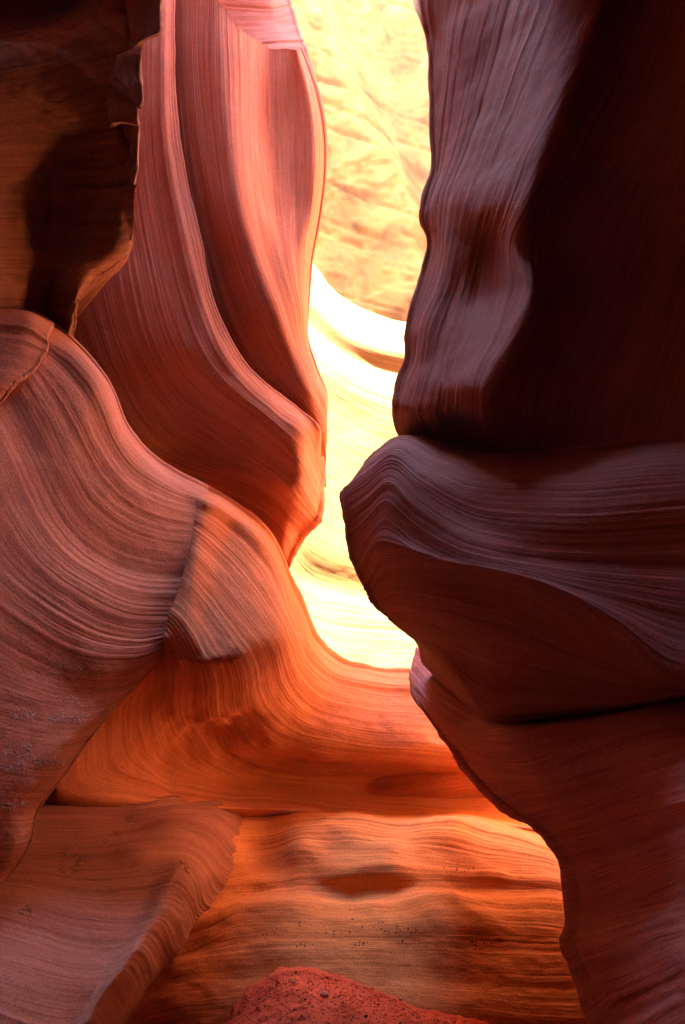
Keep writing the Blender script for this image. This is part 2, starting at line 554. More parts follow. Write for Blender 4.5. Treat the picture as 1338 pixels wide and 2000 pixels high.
RB = [Lx(l) for l in [
    [(826, 1280, 6.3), (870, 1330, 6.0), (925, 1372, 5.6), (975, 1408, 5.1), (1100, 1396, 4.75), (1338, 1352, 4.25), (1550, 1366, 3.8)],
    [(813, 1330, 6.1), (850, 1375, 5.75), (920, 1420, 5.25), (978, 1424, 4.72), (1100, 1412, 4.45), (1338, 1372, 3.95), (1550, 1380, 3.5)],
    [(815, 1362, 6.0), (850, 1400, 5.7), (925, 1440, 5.15), (998, 1452, 4.58), (1110, 1445, 4.25), (1338, 1410, 3.75), (1550, 1410, 3.3)],
    [(868, 1438, 5.8), (905, 1462, 5.5), (970, 1495, 5.1), (1078, 1506, 4.38), (1160, 1490, 4.1), (1338, 1455, 3.62), (1550, 1450, 3.15)],
    [(945, 1528, 5.5), (990, 1540, 5.25), (1060, 1545, 4.8), (1148, 1538, 4.18), (1230, 1530, 3.88), (1338, 1515, 3.5), (1550, 1500, 3.05)],
    [(1010, 1585, 5.25), (1060, 1590, 5.0), (1130, 1590, 4.55), (1210, 1582, 4.02), (1270, 1580, 3.76), (1345, 1570, 3.4), (1550, 1560, 2.95)],
    [(1062, 1617, 5.05), (1105, 1625, 4.85), (1180, 1630, 4.4), (1256, 1628, 3.88), (1300, 1625, 3.64), (1370, 1620, 3.32), (1550, 1610, 2.85)],
    [(1104, 1662, 4.9), (1150, 1670, 4.7), (1215, 1680, 4.3), (1283, 1685, 3.8), (1320, 1685, 3.55), (1390, 1680, 3.22), (1550, 1670, 2.8)],
    [(1128, 1720, 4.75), (1170, 1732, 4.5), (1230, 1740, 4.2), (1290, 1740, 3.85), (1330, 1740, 3.52), (1400, 1740, 3.18), (1550, 1740, 2.75)],
    [(1130, 1790, 4.6), (1160, 1790, 4.35), (1220, 1795, 3.98), (1290, 1795, 3.6), (1340, 1795, 3.4), (1400, 1795, 3.2), (1550, 1800, 2.85)],
    [(1118, 1830, 4.55), (1150, 1835, 4.25), (1220, 1840, 3.88), (1290, 1840, 3.55), (1340, 1840, 3.35), (1400, 1840, 3.12), (1550, 1850, 2.8)],
    [(1135, 1880, 4.45), (1170, 1890, 4.15), (1240, 1900, 3.78), (1300, 1900, 3.5), (1400, 1900, 3.08), (1550, 1910, 2.7)],
    [(1160, 1950, 4.3), (1195, 1955, 4.05), (1260, 1960, 3.68), (1330, 1960, 3.35), (1420, 1965, 3.0), (1550, 1970, 2.6)],
    [(1225, 2120, 3.95), (1260, 2120, 3.7), (1310, 2120, 3.4), (1370, 2120, 3.15), (1440, 2120, 2.85), (1550, 2120, 2.5)],
]]
o = patch("sloping_wall_foot", RB, SKYTINT, nu=130, nv=330, curl={'u0': (0.09, 0.15, 0.4)}, seed=45, fine=1.3, coarse=1.3,
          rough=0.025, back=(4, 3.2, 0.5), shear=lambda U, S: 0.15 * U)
tag(o, "purple foot of the right wall with an orange inner edge, below the nose", "rock wall")

# ------------------------------------------------------------------ canyon walls, left side
A = [Lx(l) for l in [
    [(341, -160, 6.25), (338, 100, 6.15), (340, 200), (352, 290), (373, 400, 6.0), (395, 490), (412, 580), (440, 650, 5.85), (472, 705), (525, 757, 5.9), (585, 802), (626, 848, 6.1), (627, 865, 6.32), (629, 885, 6.62)],
    [(322, -160, 6.15), (318, 100, 6.05), (322, 250), (345, 400, 5.92), (372, 520), (400, 620), (430, 690, 5.75), (480, 750), (540, 800, 5.78), (600, 850, 5.9), (613, 884, 6.22), (628, 925, 6.52)],
    [(290, -160, 6.12), (290, 100, 6.05), (295, 300), (318, 450, 5.95), (350, 590), (385, 690, 5.75), (440, 760, 5.75), (520, 820, 5.75), (590, 890, 5.85), (606, 924, 6.12), (625, 965, 6.42)],
    [(230, -160, 6.1), (240, 200, 6.05), (252, 400, 5.98), (280, 560), (315, 690, 5.85), (370, 770, 5.95), (440, 820, 6.0), (520, 880, 5.95), (585, 940, 5.9), (601, 968, 6.07), (620, 1002, 6.37)],
    [(180, -160, 6.1), (190, 300, 6.05), (205, 500), (230, 640, 5.95), (280, 760, 6.0), (350, 840, 6.25), (420, 885, 6.3), (500, 918, 6.05), (560, 960, 5.95), (582, 985, 6.07), (610, 1016, 6.37)],
    [(120, -160, 6.1), (130, 400, 6.1), (150, 600), (190, 720, 6.05), (260, 850, 6.25), (340, 905, 6.5), (410, 928, 6.5), (490, 955, 6.4), (550, 995, 6.3), (566, 1016, 6.37), (586, 1042, 6.67)],
    [(60, -160, 6.2), (80, 500, 6.2), (120, 720, 6.25), (220, 890, 6.4), (320, 945, 6.7), (420, 985, 6.75), (500, 1030, 6.7), (545, 1070, 6.7), (560, 1110, 6.9)],
    [(20, -160, 6.4), (40, 600, 6.4), (90, 800, 6.6), (200, 960, 6.8), (320, 1020, 7.0), (420, 1060, 7.1), (500, 1100, 7.2), (550, 1130, 7.3), (578, 1160, 7.4)],
]]
o = patch("fluted_wall", A, GLOWROSE, nu=150, nv=330, curl={'v0': (0.03, 0.6, 0.3), 'u1': (0.06, 0.5, 0.5)}, seed=5, fine=0.9, coarse=0.7,
          rough=0.02, back=(-5, 6.6, 4))
tag(o, "pink fluted left wall sweeping down to an orange undercut lip", "rock wall")

B = [Lx(l) for l in [
    [(318, -220, 6.75), (320, 0), (325, 200, 6.6), (345, 400, 6.45), (390, 580, 6.3), (450, 710, 6.25), (560, 810, 6.3), (620, 900, 6.6)],
    [(360, -180, 6.6), (362, 0), (366, 150), (378, 290), (400, 410, 6.2), (425, 510), (455, 610), (500, 700, 6.1), (560, 765), (615, 825, 6.15), (631, 890, 6.5)],
    [(400, -60, 6.4), (398, 100), (408, 250, 6.2), (428, 400, 6.05), (458, 520), (495, 620, 6.0), (540, 710), (590, 780, 6.05), (628, 835, 6.2), (636, 885, 6.5)],
    [(438, 10, 6.3), (442, 120), (448, 250, 6.1), (468, 400, 5.98), (502, 520), (540, 620, 5.95), (575, 710), (608, 775, 6.05), (635, 825, 6.25), (638, 875, 6.5)],
    [(488, 70, 6.4), (490, 250, 6.3), (505, 400, 6.15), (530, 510), (558, 600, 6.05), (583, 680), (610, 750, 6.1), (636, 810, 6.3), (639, 865, 6.55)],
    [(530, 92, 6.66), (532, 250, 6.62), (540, 400, 6.42), (556, 500, 6.2), (576, 590, 6.15), (590, 670), (614, 740, 6.2), (638, 800, 6.35), (639, 855, 6.6)],
    [(564, 97, 6.66), (573, 250, 6.64), (576, 400, 6.5), (578, 500, 6.3), (586, 590, 6.25), (594, 665), (616, 735, 6.3), (637, 792, 6.45), (638, 845, 6.65)],
    [(582, 100, 6.6), (606, 200, 6.58), (615, 300, 6.55), (609, 400, 6.5), (596, 500, 6.42), (595, 590, 6.38), (598, 660), (617, 730, 6.42), (638, 785, 6.55), (638, 840, 6.75)],
    [(588, 100, 6.85), (618, 185, 6.8), (633, 285, 6.8), (631, 360), (622, 430, 6.75), (608, 510, 6.7), (602, 590, 6.65), (601, 660), (619, 725, 6.65), (639, 780, 6.75), (638, 830, 6.95)],
]]
o = patch("grooved_column", B, GLOWROSE, nu=150, nv=330, curl={'v1': (0.08, 0.35, 0.6), 'u0': (0.02, 0.8, 0.1)}, seed=11, fine=1.3, coarse=0.8,
          rough=0.012, back=(-4, 7.2, 5), jag=[('u0', 0.03, 14)])
tag(o, "tall grooved pink column with a broken top, right of the long crack", "rock wall")

T = [Lx(l) for l in [
    [(330, -260, 6.9), (420, -260, 7.0), (500, -260, 7.1), (535, -260, 7.3)],
    [(330, -60, 6.9), (430, -50, 7.0), (520, -30, 7.05), (556, -20, 7.25)],
    [(340, 20, 6.9), (440, 40, 7.0), (530, 40, 7.0), (570, 30, 7.2)],
    [(350, 80, 6.9), (450, 90, 6.95), (540, 82, 6.85), (586, 82, 7.05)],
    [(360, 150, 6.8), (460, 140, 6.8), (550, 120, 6.75), (600, 125, 7.0)],
    [(360, 260, 6.9), (460, 240, 6.9), (560, 220, 6.9), (618, 215, 7.1)],
]]
o = patch("hollow_ledge", T, ROCK, nu=60, nv=160, curl={'u1': (0.05, 0.25, 0.5)}, seed=17, rough=0.02, back=(-4, 7.2, 7))
tag(o, "purple hollow above the broken top of the grooved column", "rock wall")

C = [
    [(-260, -220, 4.3), (0, -220, 4.6), (150, -220, 4.75), (250, -220, 4.9), (330, -220, 5.1)],
    [(-260, -40, 4.3), (0, -40, 4.65), (120, -60, 4.8), (230, -70, 4.95), (322, -80, 5.1)],
    [(-260, 60, 4.4), (0, 40, 4.8), (100, 20, 4.95), (190, -20, 5.0), (250, -30, 5.05), (316, -20, 5.1)],
    [(-260, 130, 4.1), (0, 88, 4.5), (100, 62, 4.7), (190, 22, 4.85), (250, 8, 5.0), (314, 40, 5.1)],
    [(-260, 170, 4.0), (0, 130, 4.4), (100, 110, 4.6), (190, 75, 4.75), (240, 70, 4.85), (282, 84, 5.0)],
    [(-260, 220, 4.0), (0, 190, 4.4), (100, 175, 4.6), (190, 150, 4.72), (240, 140, 4.8), (275, 135, 4.92)],
    [(-260, 260, 4.0), (0, 235, 4.42), (90, 225, 4.62), (160, 215, 4.72), (225, 205, 4.78), (272, 208, 4.9)],
    [(-260, 310, 4.02), (0, 290, 4.47), (60, 290, 4.62), (110, 285, 4.85), (170, 280, 4.9), (225, 275, 4.84), (268, 262, 4.9)],
    [(-260, 380, 4.05), (0, 365, 4.52), (60, 365, 4.75), (110, 365, 5.0), (170, 365, 5.02), (225, 360, 4.88), (266, 350, 4.9)],
    [(-260, 450, 4.08), (0, 445, 4.55), (60, 445, 4.8), (110, 445, 5.02), (165, 445, 5.0), (220, 445, 4.86), (262, 440, 4.92)],
    [(-260, 510, 4.1), (0, 500, 4.57), (60, 500, 4.82), (110, 505, 4.94), (160, 510, 4.82), (210, 503, 4.84), (246, 488, 4.94)],
    [(-260, 545, 4.12), (0, 540, 4.58), (60, 540, 4.85), (100, 540, 5.02), (135, 538, 4.9), (170, 535, 4.86), (200, 533, 4.97)],
    [(-260, 595, 4.15), (0, 590, 4.6), (55, 590, 4.9), (95, 590, 5.1), (125, 592, 4.98), (145, 590, 4.9), (164, 585, 5.02)],
    [(-260, 680, 4.3), (0, 670, 4.7), (45, 670, 4.95), (90, 670, 5.2), (115, 672, 5.05), (132, 672, 4.98), (148, 665, 5.1)],
    [(-260, 760, 4.5), (0, 760, 4.9), (45, 760, 5.1), (80, 760, 5.3), (100, 760, 5.2), (120, 760, 5.1), (140, 755, 5.25)],
]
C = [Lx([(x, y, d - 0.75 * max(0.0, 1 - (y + 220) / 820.0)) for x, y, d in l]) for l in C]
overhang = patch("overhanging_rock", C, SHADEDROCK, nu=120, nv=300, curl={'u1': (0.012, 0.9, 0.5)}, seed=52, fine=0.7, coarse=0.7,
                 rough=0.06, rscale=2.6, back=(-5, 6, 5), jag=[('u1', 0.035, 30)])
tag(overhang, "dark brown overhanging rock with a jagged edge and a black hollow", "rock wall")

D = [Lx(l) for l in [
    [(20, 600, 5.0), (60, 612, 4.95), (105, 640, 4.95), (150, 675, 5.0), (208, 740, 5.05), (250, 838, 5.15), (300, 893, 5.3), (345, 925, 5.4), (402, 955, 5.55)],
    [(20, 615, 4.6), (60, 625, 4.6), (95, 645, 4.62), (142, 674, 4.7), (200, 740, 4.8), (245, 850, 4.92), (298, 905, 5.08), (340, 935, 5.2), (402, 966, 5.35)],
    [(20, 660, 4.35), (60, 680, 4.38), (110, 720, 4.45), (165, 790, 4.52), (205, 870, 4.62), (255, 935, 4.75), (320, 972, 4.95), (402, 995, 5.22)],
    [(-20, 690, 4.2), (40, 730, 4.25), (90, 800, 4.3), (140, 900, 4.38), (190, 980, 4.5), (260, 1030, 4.7), (330, 1050, 4.9), (398, 1055, 5.1)],
    [(-90, 720, 4.05), (0, 790, 4.12), (50, 880, 4.16), (100, 980, 4.22), (160, 1060, 4.36), (240, 1110, 4.6), (310, 1125, 4.8), (380, 1125, 5.0)],
    [(-160, 800, 3.85), (-20, 890, 3.95), (40, 1000, 4.02), (100, 1085, 4.12), (180, 1145, 4.32), (260, 1180, 4.56), (362, 1185, 4.92)],
    [(-220, 930, 3.65), (-40, 1020, 3.82), (40, 1110, 3.95), (120, 1175, 4.12), (200, 1220, 4.34), (270, 1235, 4.56), (342, 1228, 4.82)],
    [(-240, 1080, 3.5), (-60, 1140, 3.7), (40, 1210, 3.9), (130, 1265, 4.12), (210, 1285, 4.34), (260, 1285, 4.5), (326, 1262, 4.78)],
    [(-240, 1220, 3.4), (-40, 1270, 3.68), (60, 1320, 3.92), (150, 1345, 4.18), (215, 1345, 4.38), (258, 1335, 4.55), (300, 1302, 4.75)],
    [(-240, 1320, 3.36), (0, 1375, 3.74), (80, 1398, 3.95), (150, 1405, 4.15), (195, 1398, 4.32), (228, 1380, 4.5)],
    [(-240, 1400, 3.34), (0, 1435, 3.72), (80, 1452, 3.93), (130, 1455, 4.08), (172, 1445, 4.3)],
    [(-240, 1480, 3.34), (0, 1502, 3.7), (60, 1512, 3.86), (100, 1515, 4.0), (128, 1508, 4.18)],
    [(-240, 1560, 3.36), (0, 1578, 3.72), (40, 1582, 3.84), (74, 1578, 4.02)],
    [(-240, 1650, 3.4), (0, 1650, 3.74), (30, 1650, 3.82), (58, 1642, 3.95)],
    [(-240, 1750, 3.45), (-50, 1740, 3.7), (-20, 1735, 3.78), (8, 1718, 3.88)],
]]
shoulder = o = patch("sandstone_shoulder", D, ROCK, nu=130, nv=400, curl={'u1': (0.012, 1.3, 0.5), 'v0': (0.04, 1.0, 0.5)}, seed=8, fine=0.6, coarse=0.5,
          rough=0.02, back=(-5, 5.5, 1.5), jag=[('u1', 0.004, 16)])
tag(o, "big mauve sandstone shoulder with curved layers in the left foreground", "rock wall")

CAPL = [Lx(l) for l in [
    [(-260, 590, 4.3), (-60, 600, 4.5), (0, 604, 4.6), (60, 610, 4.7), (100, 628, 4.8)],
    [(-260, 600, 4.0), (-60, 608, 4.2), (0, 614, 4.28), (60, 622, 4.36), (92, 645, 4.45)],
    [(-260, 640, 3.9), (-60, 650, 4.1), (0, 655, 4.18), (50, 662, 4.26), (89, 680, 4.36)],
    [(-260, 690, 3.85), (-60, 695, 4.05), (0, 700, 4.12), (40, 708, 4.2), (68, 718, 4.28)],
    [(-260, 740, 3.8), (-60, 740, 4.0), (-20, 742, 4.05), (10, 744, 4.1), (28, 748, 4.16)],
    [(-260, 800, 3.76), (-100, 795, 3.92), (-50, 792, 3.98), (-20, 790, 4.02), (2, 784, 4.08)],
    [(-260, 880, 3.74), (-160, 880, 3.84), (-120, 878, 3.88), (-90, 870, 3.92), (-70, 860, 3.96)],
]]
o = patch("cap_slab", CAPL, ROCK, nu=60, nv=140, curl={'u1': (0.015, 0.5, 0.3)}, seed=77, rough=0.02, back=(-4, 5.0, 2.5),
          jag=[('u1', 0.02, 12)])
tag(o, "brownish broken slab capping the mauve shoulder at the left edge", "rock")

EF = [
    [(330, 935, 5.6), (400, 955, 5.75), (470, 995, 5.95), (533, 1052, 6.1), (574, 1152, 6.3), (592, 1195, 6.5), (612, 1245, 6.75), (655, 1288, 7.05), (720, 1308, 7.3), (830, 1314, 7.5), (1000, 1300, 7.5)],
    [(330, 950, 5.5), (395, 964, 5.3), (468, 1004, 5.55), (530, 1060, 5.74), (570, 1155, 6.0), (587, 1198, 6.22), (606, 1250, 6.5), (650, 1298, 6.8), (720, 1320, 7.0), (830, 1326, 7.15), (1000, 1315, 7.15)],
    [(330, 985, 5.35), (388, 998, 5.14), (450, 1038, 5.36), (510, 1100, 5.46), (560, 1200, 5.62), (574, 1232, 5.9), (592, 1280, 6.3), (635, 1325, 6.6), (710, 1350, 6.82), (830, 1362, 6.95), (1000, 1355, 7.0)],
    [(325, 1035, 5.2), (378, 1048, 5.02), (432, 1095, 5.18), (484, 1158, 5.2), (545, 1242, 5.3), (556, 1268, 5.65), (572, 1320, 6.15), (610, 1368, 6.45), (690, 1396, 6.65), (830, 1412, 6.8), (1020, 1420, 6.9)],
    [(320, 1090, 5.15), (368, 1104, 4.91), (416, 1155, 5.0), (460, 1212, 4.98), (502, 1266, 5.02), (512, 1292, 5.4), (528, 1355, 6.0), (575, 1410, 6.35), (680, 1440, 6.58), (850, 1456, 6.72), (1040, 1480, 6.8)],
    [(315, 1140, 5.1), (357, 1155, 4.83), (396, 1202, 4.87), (430, 1250, 4.83), (458, 1292, 4.85), (466, 1318, 5.25), (478, 1390, 5.9), (520, 1446, 6.35), (620, 1472, 6.6), (760, 1482, 6.75), (1040, 1510, 6.9)],
    [(310, 1185, 5.05), (340, 1205, 4.76), (370, 1250, 4.72), (386, 1280, 4.72), (402, 1305, 4.8), (408, 1330, 5.15), (412, 1400, 5.8), (450, 1458, 6.35), (560, 1494, 7.0), (740, 1506, 7.2), (1040, 1540, 7.1)],
    [(300, 1218, 5.05), (322, 1238, 4.76), (336, 1262, 4.73), (344, 1282, 4.73), (352, 1300, 4.8), (354, 1325, 5.1), (352, 1395, 5.65), (390, 1456, 6.2), (480, 1512, 6.9), (700, 1538, 7.3), (1050, 1570, 7.2)],
    [(270, 1262, 5.0), (285, 1275, 4.97), (293, 1285, 4.95), (298, 1292, 4.95), (302, 1302, 4.97), (302, 1325, 5.1), (284, 1380, 5.4), (300, 1465, 5.85), (400, 1525, 6.5), (660, 1558, 7.15), (1060, 1592, 7.1)],
    [(230, 1310, 5.0), (234, 1320, 5.0), (236, 1330, 5.0), (236, 1338, 5.02), (234, 1346, 5.05), (228, 1362, 5.1), (205, 1405, 5.2), (205, 1490, 5.35), (320, 1540, 6.0), (620, 1575, 6.9), (1070, 1612, 6.9)],
    [(150, 1400, 4.9), (149, 1408, 4.92), (147, 1416, 4.94), (145, 1424, 4.96), (143, 1434, 4.98), (138, 1448, 5.0), (115, 1490, 4.95), (110, 1555, 5.05), (260, 1578, 5.7), (600, 1592, 6.75), (1080, 1630, 6.7)],
    [(150, 1440, 5.3), (149, 1448, 5.32), (147, 1456, 5.34), (145, 1464, 5.36), (143, 1474, 5.38), (138, 1488, 5.4), (115, 1540, 5.45), (110, 1605, 5.6), (260, 1614, 6.2), (600, 1630, 7.2), (1080, 1668, 7.2)],
]
def pocket_relief(W, S, U):
    c = unproject(np.array(400.0), np.array(1450.0), np.array(6.1))
    r2 = (((W - c) / np.array([0.42, 0.7, 0.30])) ** 2).sum(-1)
    return np.exp(-r2) * (0.16 * fbm(W * 2.6, 3, 401, 0.45) - 0.05)


def ledge_relief(W, S, U):
    q = fbm(W * np.array([0.9, 1.1, 1.8]), 3, 421, 0.42)
    return 0.075 * q


o = patch("curved_basin", EF, GLOWORANGE, nu=200, nv=420, curl={'v0': (0.05, 1.0, 0.6)}, seed=14, fine=1.0, coarse=1.0,
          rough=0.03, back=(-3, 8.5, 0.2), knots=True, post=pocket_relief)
tag(o, "pink to orange scalloped rock that folds over and sweeps round the central basin", "rock wall")

Gp = [Lx(l) for l in [  # right ends rise out of view to bounce sun onto the ledges
    [(60, 1560, 6.9), (300, 1555, 7.5), (700, 1560, 7.6), (1000, 1580, 7.5), (1200, 1600, 7.4), (1300, 1400, 7.4)],
    [(60, 1600, 5.9), (300, 1575, 6.4), (450, 1562, 6.9), (600, 1572, 7.15), (850, 1580, 7.15), (1000, 1598, 7.0), (1150, 1620, 6.8), (1210, 1600, 6.8), (1280, 1380, 6.9)],
    [(60, 1640, 5.5), (300, 1610, 6.0), (430, 1590, 6.4), (520, 1598, 6.62), (590, 1588, 6.68), (680, 1582, 6.68), (800, 1594, 6.64), (900, 1590, 6.62), (980, 1608, 6.55), (1060, 1632, 6.45), (1140, 1650, 6.35), (1200, 1630, 6.35), (1270, 1420, 6.5)],
    [(60, 1680, 5.3), (300, 1650, 5.75), (430, 1622, 6.1), (520, 1622, 6.4), (590, 1606, 6.42), (680, 1602, 6.42), (800, 1618, 6.38), (900, 1614, 6.36), (980, 1632, 6.28), (1060, 1654, 6.18), (1140, 1676, 6.1), (1200, 1660, 6.1), (1270, 1460, 6.25)],
    [(60, 1720, 5.3), (300, 1700, 5.65), (430, 1680, 5.95), (520, 1672, 6.25), (590, 1652, 6.2), (640, 1660, 6.23), (760, 1658, 6.12), (860, 1662, 6.16), (960, 1678, 6.05), (1060, 1692, 5.98), (1140, 1706, 5.9), (1200, 1690, 5.9), (1270, 1500, 6.05)],
    [(60, 1760, 5.3), (300, 1740, 5.65), (430, 1730, 5.85), (520, 1722, 6.06), (600, 1712, 6.1), (660, 1708, 6.02), (760, 1704, 5.96), (860, 1704, 6.03), (960, 1712, 5.92), (1060, 1722, 5.82), (1140, 1732, 5.75), (1200, 1720, 5.75), (1270, 1540, 5.9)],
    [(60, 1790, 5.3), (300, 1775, 5.6), (430, 1760, 5.75), (520, 1750, 5.98), (650, 1744, 5.98), (760, 1741, 5.94), (860, 1737, 5.94), (960, 1738, 5.86), (1060, 1745, 5.78), (1140, 1752, 5.7), (1200, 1745, 5.7), (1270, 1580, 5.8)],
    [(60, 1830, 5.25), (300, 1815, 5.5), (430, 1785, 5.6), (480, 1764, 5.7), (600, 1764, 5.72), (760, 1760, 5.7), (860, 1755, 5.7), (960, 1758, 5.66), (1060, 1764, 5.6), (1200, 1770, 5.5), (1270, 1620, 5.6)],
    [(60, 1870, 5.2), (300, 1865, 5.42), (400, 1830, 5.5), (470, 1800, 5.58), (600, 1800, 5.52), (760, 1798, 5.48), (880, 1798, 5.46), (1000, 1802, 5.42), (1200, 1810, 5.3), (1270, 1680, 5.4)],
    [(60, 1900, 5.15), (260, 1905, 5.3), (340, 1880, 5.42), (460, 1850, 5.48), (600, 1840, 5.4), (760, 1842, 5.36), (880, 1845, 5.34), (1000, 1848, 5.28), (1200, 1850, 5.15), (1270, 1740, 5.2)],
    [(60, 1950, 5.1), (230, 1950, 5.2), (310, 1925, 5.34), (450, 1900, 5.38), (600, 1890, 5.28), (760, 1890, 5.24), (880, 1895, 5.2), (1000, 1900, 5.12), (1200, 1900, 5.0), (1270, 1800, 5.0)],
    [(60, 2010, 5.05), (190, 2000, 5.12), (280, 1980, 5.25), (430, 1955, 5.28), (600, 1945, 5.18), (760, 1945, 5.12), (880, 1950, 5.06), (1000, 1955, 4.98), (1200, 1960, 4.85), (1270, 1880, 4.85)],
    [(60, 2120, 5.0), (190, 2110, 5.05), (280, 2100, 5.15), (430, 2090, 5.15), (600, 2080, 5.05), (760, 2080, 5.0), (1000, 2080, 4.85), (1200, 2080, 4.7), (1270, 2040, 4.7)],
]]
ledges = o = patch("stepped_ledges", Gp, GLOWGOLD, nu=170, nv=380, curl={}, seed=29, fine=1.3, coarse=1.1, rough=0.035, rscale=3.0,
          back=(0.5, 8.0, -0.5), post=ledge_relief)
tag(o, "orange stepped rock ledges rising behind the red sand mound", "rock ledge")

Hp = [Lx(l) for l in [
    [(-220, 1490, 4.6), (-60, 1525, 5.0), (60, 1530, 5.7), (200, 1528, 6.1), (330, 1522, 6.7), (450, 1518, 7.8)],
    [(-220, 1540, 3.9), (-60, 1580, 4.3), (60, 1590, 4.85), (200, 1582, 5.35), (330, 1568, 5.9), (450, 1556, 7.2)],
    [(-220, 1600, 3.8), (-60, 1630, 4.2), (60, 1640, 4.65), (200, 1628, 5.12), (330, 1595, 5.62), (420, 1582, 6.2), (500, 1580, 7.0)],
    [(-220, 1620, 3.75), (-60, 1650, 4.15), (60, 1656, 4.58), (200, 1645, 5.0), (330, 1612, 5.48), (410, 1612, 5.9), (470, 1640, 6.25), (540, 1660, 6.7)],
    [(-220, 1660, 3.7), (-60, 1690, 4.05), (50, 1692, 4.38), (200, 1685, 4.78), (320, 1662, 5.15), (380, 1668, 5.45), (430, 1700, 5.8), (530, 1720, 6.5)],
    [(-220, 1700, 3.6), (-60, 1725, 3.9), (50, 1730, 4.2), (180, 1738, 4.52), (290, 1720, 4.85), (360, 1700, 5.05), (385, 1722, 5.2), (405, 1755, 5.6), (490, 1765, 6.0)],
    [(-220, 1760, 3.5), (-60, 1778, 3.78), (50, 1788, 4.0), (160, 1800, 4.28), (260, 1795, 4.55), (342, 1768, 4.8), (365, 1780, 5.0), (385, 1800, 5.5), (460, 1800, 5.9)],
    [(-220, 1820, 3.4), (-60, 1840, 3.65), (50, 1850, 3.86), (140, 1858, 4.06), (230, 1848, 4.3), (308, 1818, 4.55), (330, 1835, 4.8), (350, 1850, 5.3), (430, 1850, 5.8)],
    [(-220, 1890, 3.3), (-60, 1905, 3.52), (50, 1915, 3.7), (120, 1918, 3.86), (200, 1905, 4.08), (272, 1872, 4.32), (292, 1888, 4.6), (310, 1900, 5.2), (400, 1900, 5.7)],
    [(-220, 1970, 3.2), (-60, 1980, 3.4), (30, 1985, 3.55), (90, 1985, 3.68), (160, 1970, 3.88), (225, 1935, 4.1), (245, 1950, 4.45), (262, 1965, 5.1), (350, 1965, 5.6)],
    [(-220, 2130, 3.0), (-60, 2130, 3.2), (0, 2130, 3.32), (50, 2125, 3.44), (100, 2100, 3.6), (150, 2070, 3.85), (170, 2080, 4.3), (190, 2090, 5.0), (280, 2090, 5.5)],
]]
slab = o = patch("tilted_slab", Hp, SHADEDSLAB, nu=150, nv=300, curl={}, seed=63, fine=1.4, coarse=1.0, rough=0.03, back=(-4, 5, -0.5), shear=lambda U, S: -0.16 * U)
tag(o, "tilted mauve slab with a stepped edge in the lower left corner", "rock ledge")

# ------------------------------------------------------------------ the sunlit chamber beyond the gap
K = [Lx(l) for l in [
    [(380, 250, 11.2), (500, 400, 11.0), (610, 520, 10.8), (662, 585, 10.7), (725, 620, 10.6), (800, 640, 10.4), (950, 640, 10.2), (1100, 600, 10.2)],
    [(380, 275, 9.9), (500, 420, 9.7), (610, 535, 9.55), (660, 598, 9.5), (722, 634, 9.4), (800, 654, 9.3), (950, 660, 9.1), (1100, 630, 9.1)],
    [(380, 430, 9.19), (500, 560, 9.13), (610, 650, 9.075), (700, 712, 9.03), (800, 742, 8.98), (950, 750, 8.905), (1100, 740, 8.83)],
    [(380, 640, 9.11), (500, 720, 9.05), (640, 805, 8.98), (720, 855, 8.94), (800, 885, 8.9), (950, 900, 8.825), (1100, 900, 8.75)],
    [(380, 800, 9.07), (500, 870, 9.01), (620, 935, 8.95), (700, 985, 8.91), (800, 1005, 8.86), (950, 1010, 8.785), (1100, 1010, 8.71)],
    [(380, 940, 9.03), (500, 1000, 8.97), (582, 1045, 8.929), (610, 1075, 8.915), (660, 1098, 8.89), (720, 1112, 8.86), (850, 1115, 8.795), (1100, 1115, 8.67)],
    [(380, 1000, 9.05), (500, 1050, 8.99), (566, 1088, 8.957), (598, 1125, 8.941), (670, 1152, 8.905), (740, 1164, 8.87), (850, 1170, 8.815), (1100, 1170, 8.69)],
    [(380, 1080, 9.02), (500, 1120, 8.96), (572, 1160, 8.924), (640, 1178, 8.89), (740, 1192, 8.84), (850, 1195, 8.785), (1100, 1195, 8.66)],
    [(380, 1150, 8.98), (500, 1180, 8.92), (585, 1208, 8.877), (650, 1236, 8.845), (740, 1248, 8.8), (850, 1250, 8.745), (1100, 1250, 8.62)],
    [(380, 1230, 8.94), (500, 1250, 8.88), (600, 1270, 8.83), (660, 1300, 8.8), (740, 1318, 8.76), (850, 1325, 8.705), (1100, 1325, 8.58)],
    [(380, 1330, 8.9), (500, 1350, 8.84), (600, 1370, 8.79), (660, 1390, 8.76), (740, 1400, 8.72), (850, 1400, 8.665), (1100, 1400, 8.54)],
]]
o = patch("sunlit_ramp", K, SMOOTH, nu=120, nv=300, curl={'v0': (0.1, 1.5, 1.0)}, seed=91, fine=0.4, coarse=0.22, rough=0.015, rscale=1.2,
          back=(0.5, 12, -1))
tag(o, "glowing sunlit rock ramp seen through the gap below the bright curved rim", "rock wall")

